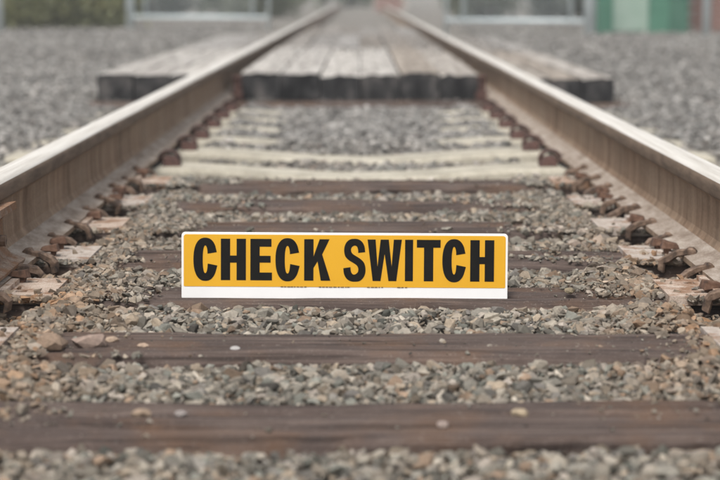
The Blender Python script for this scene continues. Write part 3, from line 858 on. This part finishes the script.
# dust and chips on the far half of the crossing
n_ = 2600
x = r.uniform(-1.3, 1.3, n_); y = 13 + 10.5 * r.random(n_); ok = (np.abs(np.abs(x) - .755) > .11)
x, y = x[ok], y[ok]; rad = np.clip(np.exp(r.normal(math.log(.009), .4, len(x))), .004, .02)
ok = (np.abs(x) < .65) | (y < 19); x, y, rad = x[ok], y[ok], rad[ok]
G.add(np.stack([x, y, CROSS_Z + rad * .2], 1), rad, tints(x, y, r, False), 9, 808, flat=.2)
tag(G.build('gravel'), 'grey and tan crushed stone ballast between and beside the rails', 'gravel', kind='stuff')

# ------------------------------------------------------------------ single stones lying on the ties
sv = variants(34, 8, 71)
def stone(x, y, rad, col, label, q, z=0.0):
    v, sf = sv[q % 8][0] * rad, sv[q % 8][1]
    me = bpy.data.meshes.new('stone')
    me.from_pydata(v.tolist(), [], sf.tolist())
    at = me.attributes.new('tint', 'FLOAT_COLOR', 'POINT')
    at.data.foreach_set('color', np.tile(np.array([*col, 1.0], np.float32), len(v)))
    me.materials.append(M['stone'])
    o = link('stone', me, None, (x, y, z + .0095 - v[:, 2].min() - .002), (0, 0, random.uniform(-.5, .5)))
    tag(o, label, 'stone', 'single stones lying on the ties')
X_ = lambda px, y: (px - 360) * (y * .99 + .078) / 1800
stone(X_(520, 2.37), 2.37, .0125, (.36, .29, .2), 'tan oval stone on the nearest wooden tie, right of the middle', 0)
stone(X_(443, 2.31), 2.31, .0085, (.30, .24, .21), 'small pale stone on the nearest wooden tie, below the letter I', 1)
stone(X_(181, 2.38), 2.38, .0095, (.27, .24, .225), 'pale grey stone on the nearest wooden tie, left of the middle', 2)
stone(X_(141, 2.37), 2.37, .0150, (.29, .215, .155), 'flat brown stone on the nearest wooden tie, towards its left end', 3)
stone(X_(235, 2.83), 2.83, .0085, (.42, .40, .385), 'small white stone on the second wooden tie, under the letter H of CHECK', 4)
stone(X_(90, 2.86), 2.86, .030, (.30, .225, .185), 'large reddish brown stone at the left end of the second tie', 5, -.006)
stone(X_(52, 2.85), 2.85, .027, (.25, .18, .13), 'dark rusty stone left of the large reddish stone', 6, -.006)
stone(X_(143, 2.86), 2.86, .010, (.42, .31, .23), 'small orange tan stone on the second wooden tie near its left end', 7)
stone(X_(112, 2.90), 2.90, .012, (.36, .27, .2), 'brown stone just behind the large reddish stone on the second tie', 2)
stone(X_(570, 3.38), 3.38, .010, (.22, .18, .12), 'small dark stone on the sign\'s tie, just right of the sign', 1)

# ------------------------------------------------------------------ far end of the yard
def far_x(px, y): return (px - 360) * y / 1800
# chain-link fence either side of the track
def fence(label, a3, b3, first_r, last_r):
    a3, b3 = Vector(a3), Vector(b3)
    t = tag(empty('chain_link_fence', a3), label, 'fence', 'chain-link fence beside the track')
    d3 = b3 - a3; L = d3.length
    t.rotation_euler = (0, 0, math.atan2(d3.y, d3.x))
    for x, rd in ((0, first_r), (L, last_r)):
        b = MB(); b.tube([(x, 0, -.1), (x, 0, 2.15)], rd, 12); b.build('post', M['galv'], t, smooth=True)
    ins = [.25, L - .25]
    for x in ins:
        b = MB(); b.tube([(x, 0, .17), (x, 0, 2.0)], .03, 10); b.build('frame_upright', M['galv'], t, smooth=True)
    for z in (.20, 2.0):
        b = MB(); b.tube([(0, 0, z), (L, 0, z)], .03, 10); b.build('frame_rail', M['galv'], t, smooth=True)
    b = MB(); lo, hi = .28, L - .28
    for s_ in (-1, 1):
        x = lo - 1.75
        while x < hi:
            t0 = max(0, (lo - x) / 1.75); t1 = min(1, (hi - x) / 1.75)
            if t1 > t0:
                q0 = (x + 1.75 * t0, .22 + 1.75 * t0); q1 = (x + 1.75 * t1, .22 + 1.75 * t1)
                if s_ < 0: q0 = (q0[0], 2.19 - q0[1]); q1 = (q1[0], 2.19 - q1[1])
                b.tube([(q0[0], s_ * .002, q0[1]), (q1[0], s_ * .002, q1[1])], .0022, 3)
            x += .076
    tag(b.build('wire_mesh', M['wire'], t), kind='stuff')
fence('grey chain-link fence with pipe frame left of the track', (-3.42, 27.0, .03), (-1.32, 26.2, .03), .065, .025)
fence('grey chain-link fence with pipe frame right of the track', (1.12, 23.6, .03), (2.86, 22.6, .03), .025, .07)

# free-standing posts
def post(px, y, rad, label):
    b = MB(); z = float(ground_z(far_x(px, y), y))
    b.tube([(0, 0, -.1), (0, 0, 1.7), (0, 0, 1.74)], [rad, rad, rad * .7], 12)
    o = b.build('metal_post', M['galv'], smooth=True, loc=(far_x(px, y), y, z)); tag(o, label, 'post', 'metal posts by the fence line')
post(704, 22.4, .052, 'pale grey metal post in front of the red brick building at far right')
post(590, 23.2, .05, 'pale grey metal post between the fence and the green cabinet')
post(2, 24.5, .05, 'pale grey metal post at the far left edge of the gravel')

# green cabinet
y0 = 23.9; z0 = float(ground_z(3.6, y0)) - .02
cx0, cx1 = far_x(596, y0), far_x(686, y0)
cab = tag(empty('green_cabinet', ((cx0 + cx1) / 2, y0, z0)), 'green metal equipment cabinet with a pale door panel beside the brick building', 'cabinet')
wd = (cx1 - cx0) / 2
MB().box(-wd, wd, 0, 1.1, 0, 2.1).build('body', M['green_paint'], cab, bevel=.01)
MB().box(-wd - .04, wd + .04, -.05, 1.15, 2.1, 2.2).build('roof', M['green_dark'], cab, bevel=.01)
dr = MB().box(-wd + .2, -wd + .66, -.03, -.002, .06, 1.95).build('door', M['pale_door'], cab, bevel=.006)
MB().box(-wd + .58, -wd + .61, -.06, -.03, .95, 1.1).build('handle', M['galv'], dr)
MB().box(wd - .25, wd - .005, -.028, -.002, .03, 2.02).build('corner_panel', M['green_dark'], cab, bevel=.006)

# brick buildings: each brick of the visible lower courses is a piece on the wall
bl = MB().box(-.112, .112, -.05, .05, 0, .065).mesh('brick', M['brick'], bevel=.004)
def brick_building(label, x0, x1, y0, depth, h, courses, gnd):
    t = tag(empty('brick_building', ((x0 + x1) / 2, y0, gnd)), label, 'building', 'brick buildings')
    w = (x1 - x0) / 2
    wall = MB().box(-w, w, .01, depth, 0, h).build('wall', M['mortar'], t)
    MB().box(-w - .15, w + .15, -.15, depth + .15, h, h + .18).build('roof', M['roof'], t)
    n = 0
    for c_ in range(courses):
        x = -w + .115 + (.118 if c_ % 2 else 0)
        while x < w - .1 and n < 290:
            link('brick', bl, wall, (x, .045, .012 + c_ * .077)); x += .236; n += 1
    # the courses above
    b = MB(); top_z = .012 + courses * .077; c_ = courses
    while top_z < h - .08:
        x = -w + .115 + (.118 if c_ % 2 else 0)
        while x < w - .1:
            b.box(x - .112, x + .112, -.004, .05, top_z, top_z + .065); x += .236
        top_z += .077; c_ += 1
    if b.v: tag(b.build('upper_brickwork', M['brick'], wall), kind='stuff')
    b = MB().box(-.35, .35, -.02, .06, 1.15, 2.0); wf = b.build('window', M['galv'], t)
    MB().box(-.29, .29, -.024, -.021, 1.21, 1.94).build('pane', M['roof'], wf)
brick_building('red brick building at the far right behind the grey post', 4.42, 8.6, 24.6, 4.0, 2.9, 12, float(ground_z(5, 25)) - .02)
brick_building('distant reddish brick shed seen between the rails at their far end', .42, 1.45, 56, 2.0, 2.3, 8, -.03)

# bushes: woody stems and a cloud of separate leaves
def bush(label, x, y, rx, ry, h, mat, n, seed, leaf=.06):
    r = np.random.default_rng(seed)
    t = tag(empty('bush', (x, y, float(ground_z(x, y)))), label, 'bush', 'bushes beyond the yard')
    for k_ in range(6):
        a = r.uniform(0, 6.28); q = r.uniform(.15, .6)
        b = MB(); b.tube([(.1 * math.cos(a), .1 * math.sin(a), -.05), (rx * q * .5 * math.cos(a), ry * q * .5 * math.sin(a), h * .45), (rx * q * math.cos(a), ry * q * math.sin(a), h * .85)], [.03, .02, .008], 6)
        b.build('stem', M['bark'], t, smooth=True)
    cl = 46
    cc_ = r.normal(size=(cl, 3)); cc_ /= np.linalg.norm(cc_, axis=1)[:, None]; cc_ *= r.uniform(.35, 1, (cl, 1)) ** .6
    wh = r.integers(0, cl, n)
    p = cc_[wh] * np.array([rx, ry, h * .5]) + np.array([0, 0, h * .5]) + r.normal(0, .13, (n, 3)) * np.array([1, 1, 1.1])
    p = p[p[:, 2] > -.01]; n = len(p)
    p[:, 2] = np.abs(p[:, 2])
    d = r.normal(size=(n, 3)); d /= np.linalg.norm(d, axis=1)[:, None]
    e = np.cross(d, r.normal(size=(n, 3))); e /= np.linalg.norm(e, axis=1)[:, None]
    s = leaf * r.uniform(.6, 1.3, (n, 1))
    V = np.stack([p - d * s, p + e * s * .45, p + d * s, p - e * s * .45], 1).reshape(-1, 3)
    me = bpy.data.meshes.new('foliage')
    me.from_pydata(V.tolist(), [], np.arange(4 * n).reshape(n, 4).tolist())
    me.materials.append(mat)
    tag(link('foliage', me, t), kind='stuff')
bush('yellow green bush at the far left edge', -5.3, 27.2, .8, .6, .95, M['leaf_yellow'], 3200, 1)
bush('yellow green bush just left of the dark bush', -4.5, 27.3, .62, .5, 1.05, M['leaf_yellow'], 3200, 2)
bush('dark bluish green bush between yellow green ones at far left', -4.15, 27.6, .3, .4, .9, M['leaf_dark'], 2600, 3)
bush('low yellow green bush just left of the fence post', -3.8, 27.5, .36, .4, .8, M['leaf_yellow'], 2200, 4)
bush('dark green bush behind the left part of the fence', -4.6, 38, 1.3, 1.0, 1.2, M['leaf_dark'], 3800, 5, .08)
bush('grey green bush behind the fence, left of the track', -2.3, 40, 1.2, 1.0, 1.2, M['leaf_green'], 4200, 6, .08)
bush('green bush behind the fence, right of the track', 2.7, 39, .85, 1.0, 1.2, M['leaf_green'], 3800, 7, .08)
bush('dark green bush behind the right part of the fence', 4.3, 38, .9, 1.0, 1.2, M['leaf_dark'], 3600, 8, .08)
bush('wide grey green bush beyond the end of the rails', -.6, 72, 1.6, 1.5, 3.0, M['leaf_green'], 5200, 9, .13)
bush('low green bush far left behind the yellow green bushes', -7.4, 34, 1.7, 1.0, 1.3, M['leaf_green'], 3600, 10, .08)

# ------------------------------------------------------------------ thin damp air over the yard
hz = MB().box(-40, 40, -3, 95, -1.2, 4.2)
hm = bpy.data.materials.new('haze'); hm.use_nodes = True
hn = hm.node_tree
hn.nodes.remove(hn.nodes['Principled BSDF'])
pv = hn.nodes.new('ShaderNodeVolumePrincipled')
pv.inputs['Color'].default_value = (.93, .95, .95, 1)
pv.inputs['Density'].default_value = 0.0030
pv.inputs['Anisotropy'].default_value = 0.0
hn.links.new(pv.outputs[0], hn.nodes['Material Output'].inputs['Volume'])
tag(hz.build('haze', hm), 'pale haze hanging over the yard', 'haze', kind='stuff')
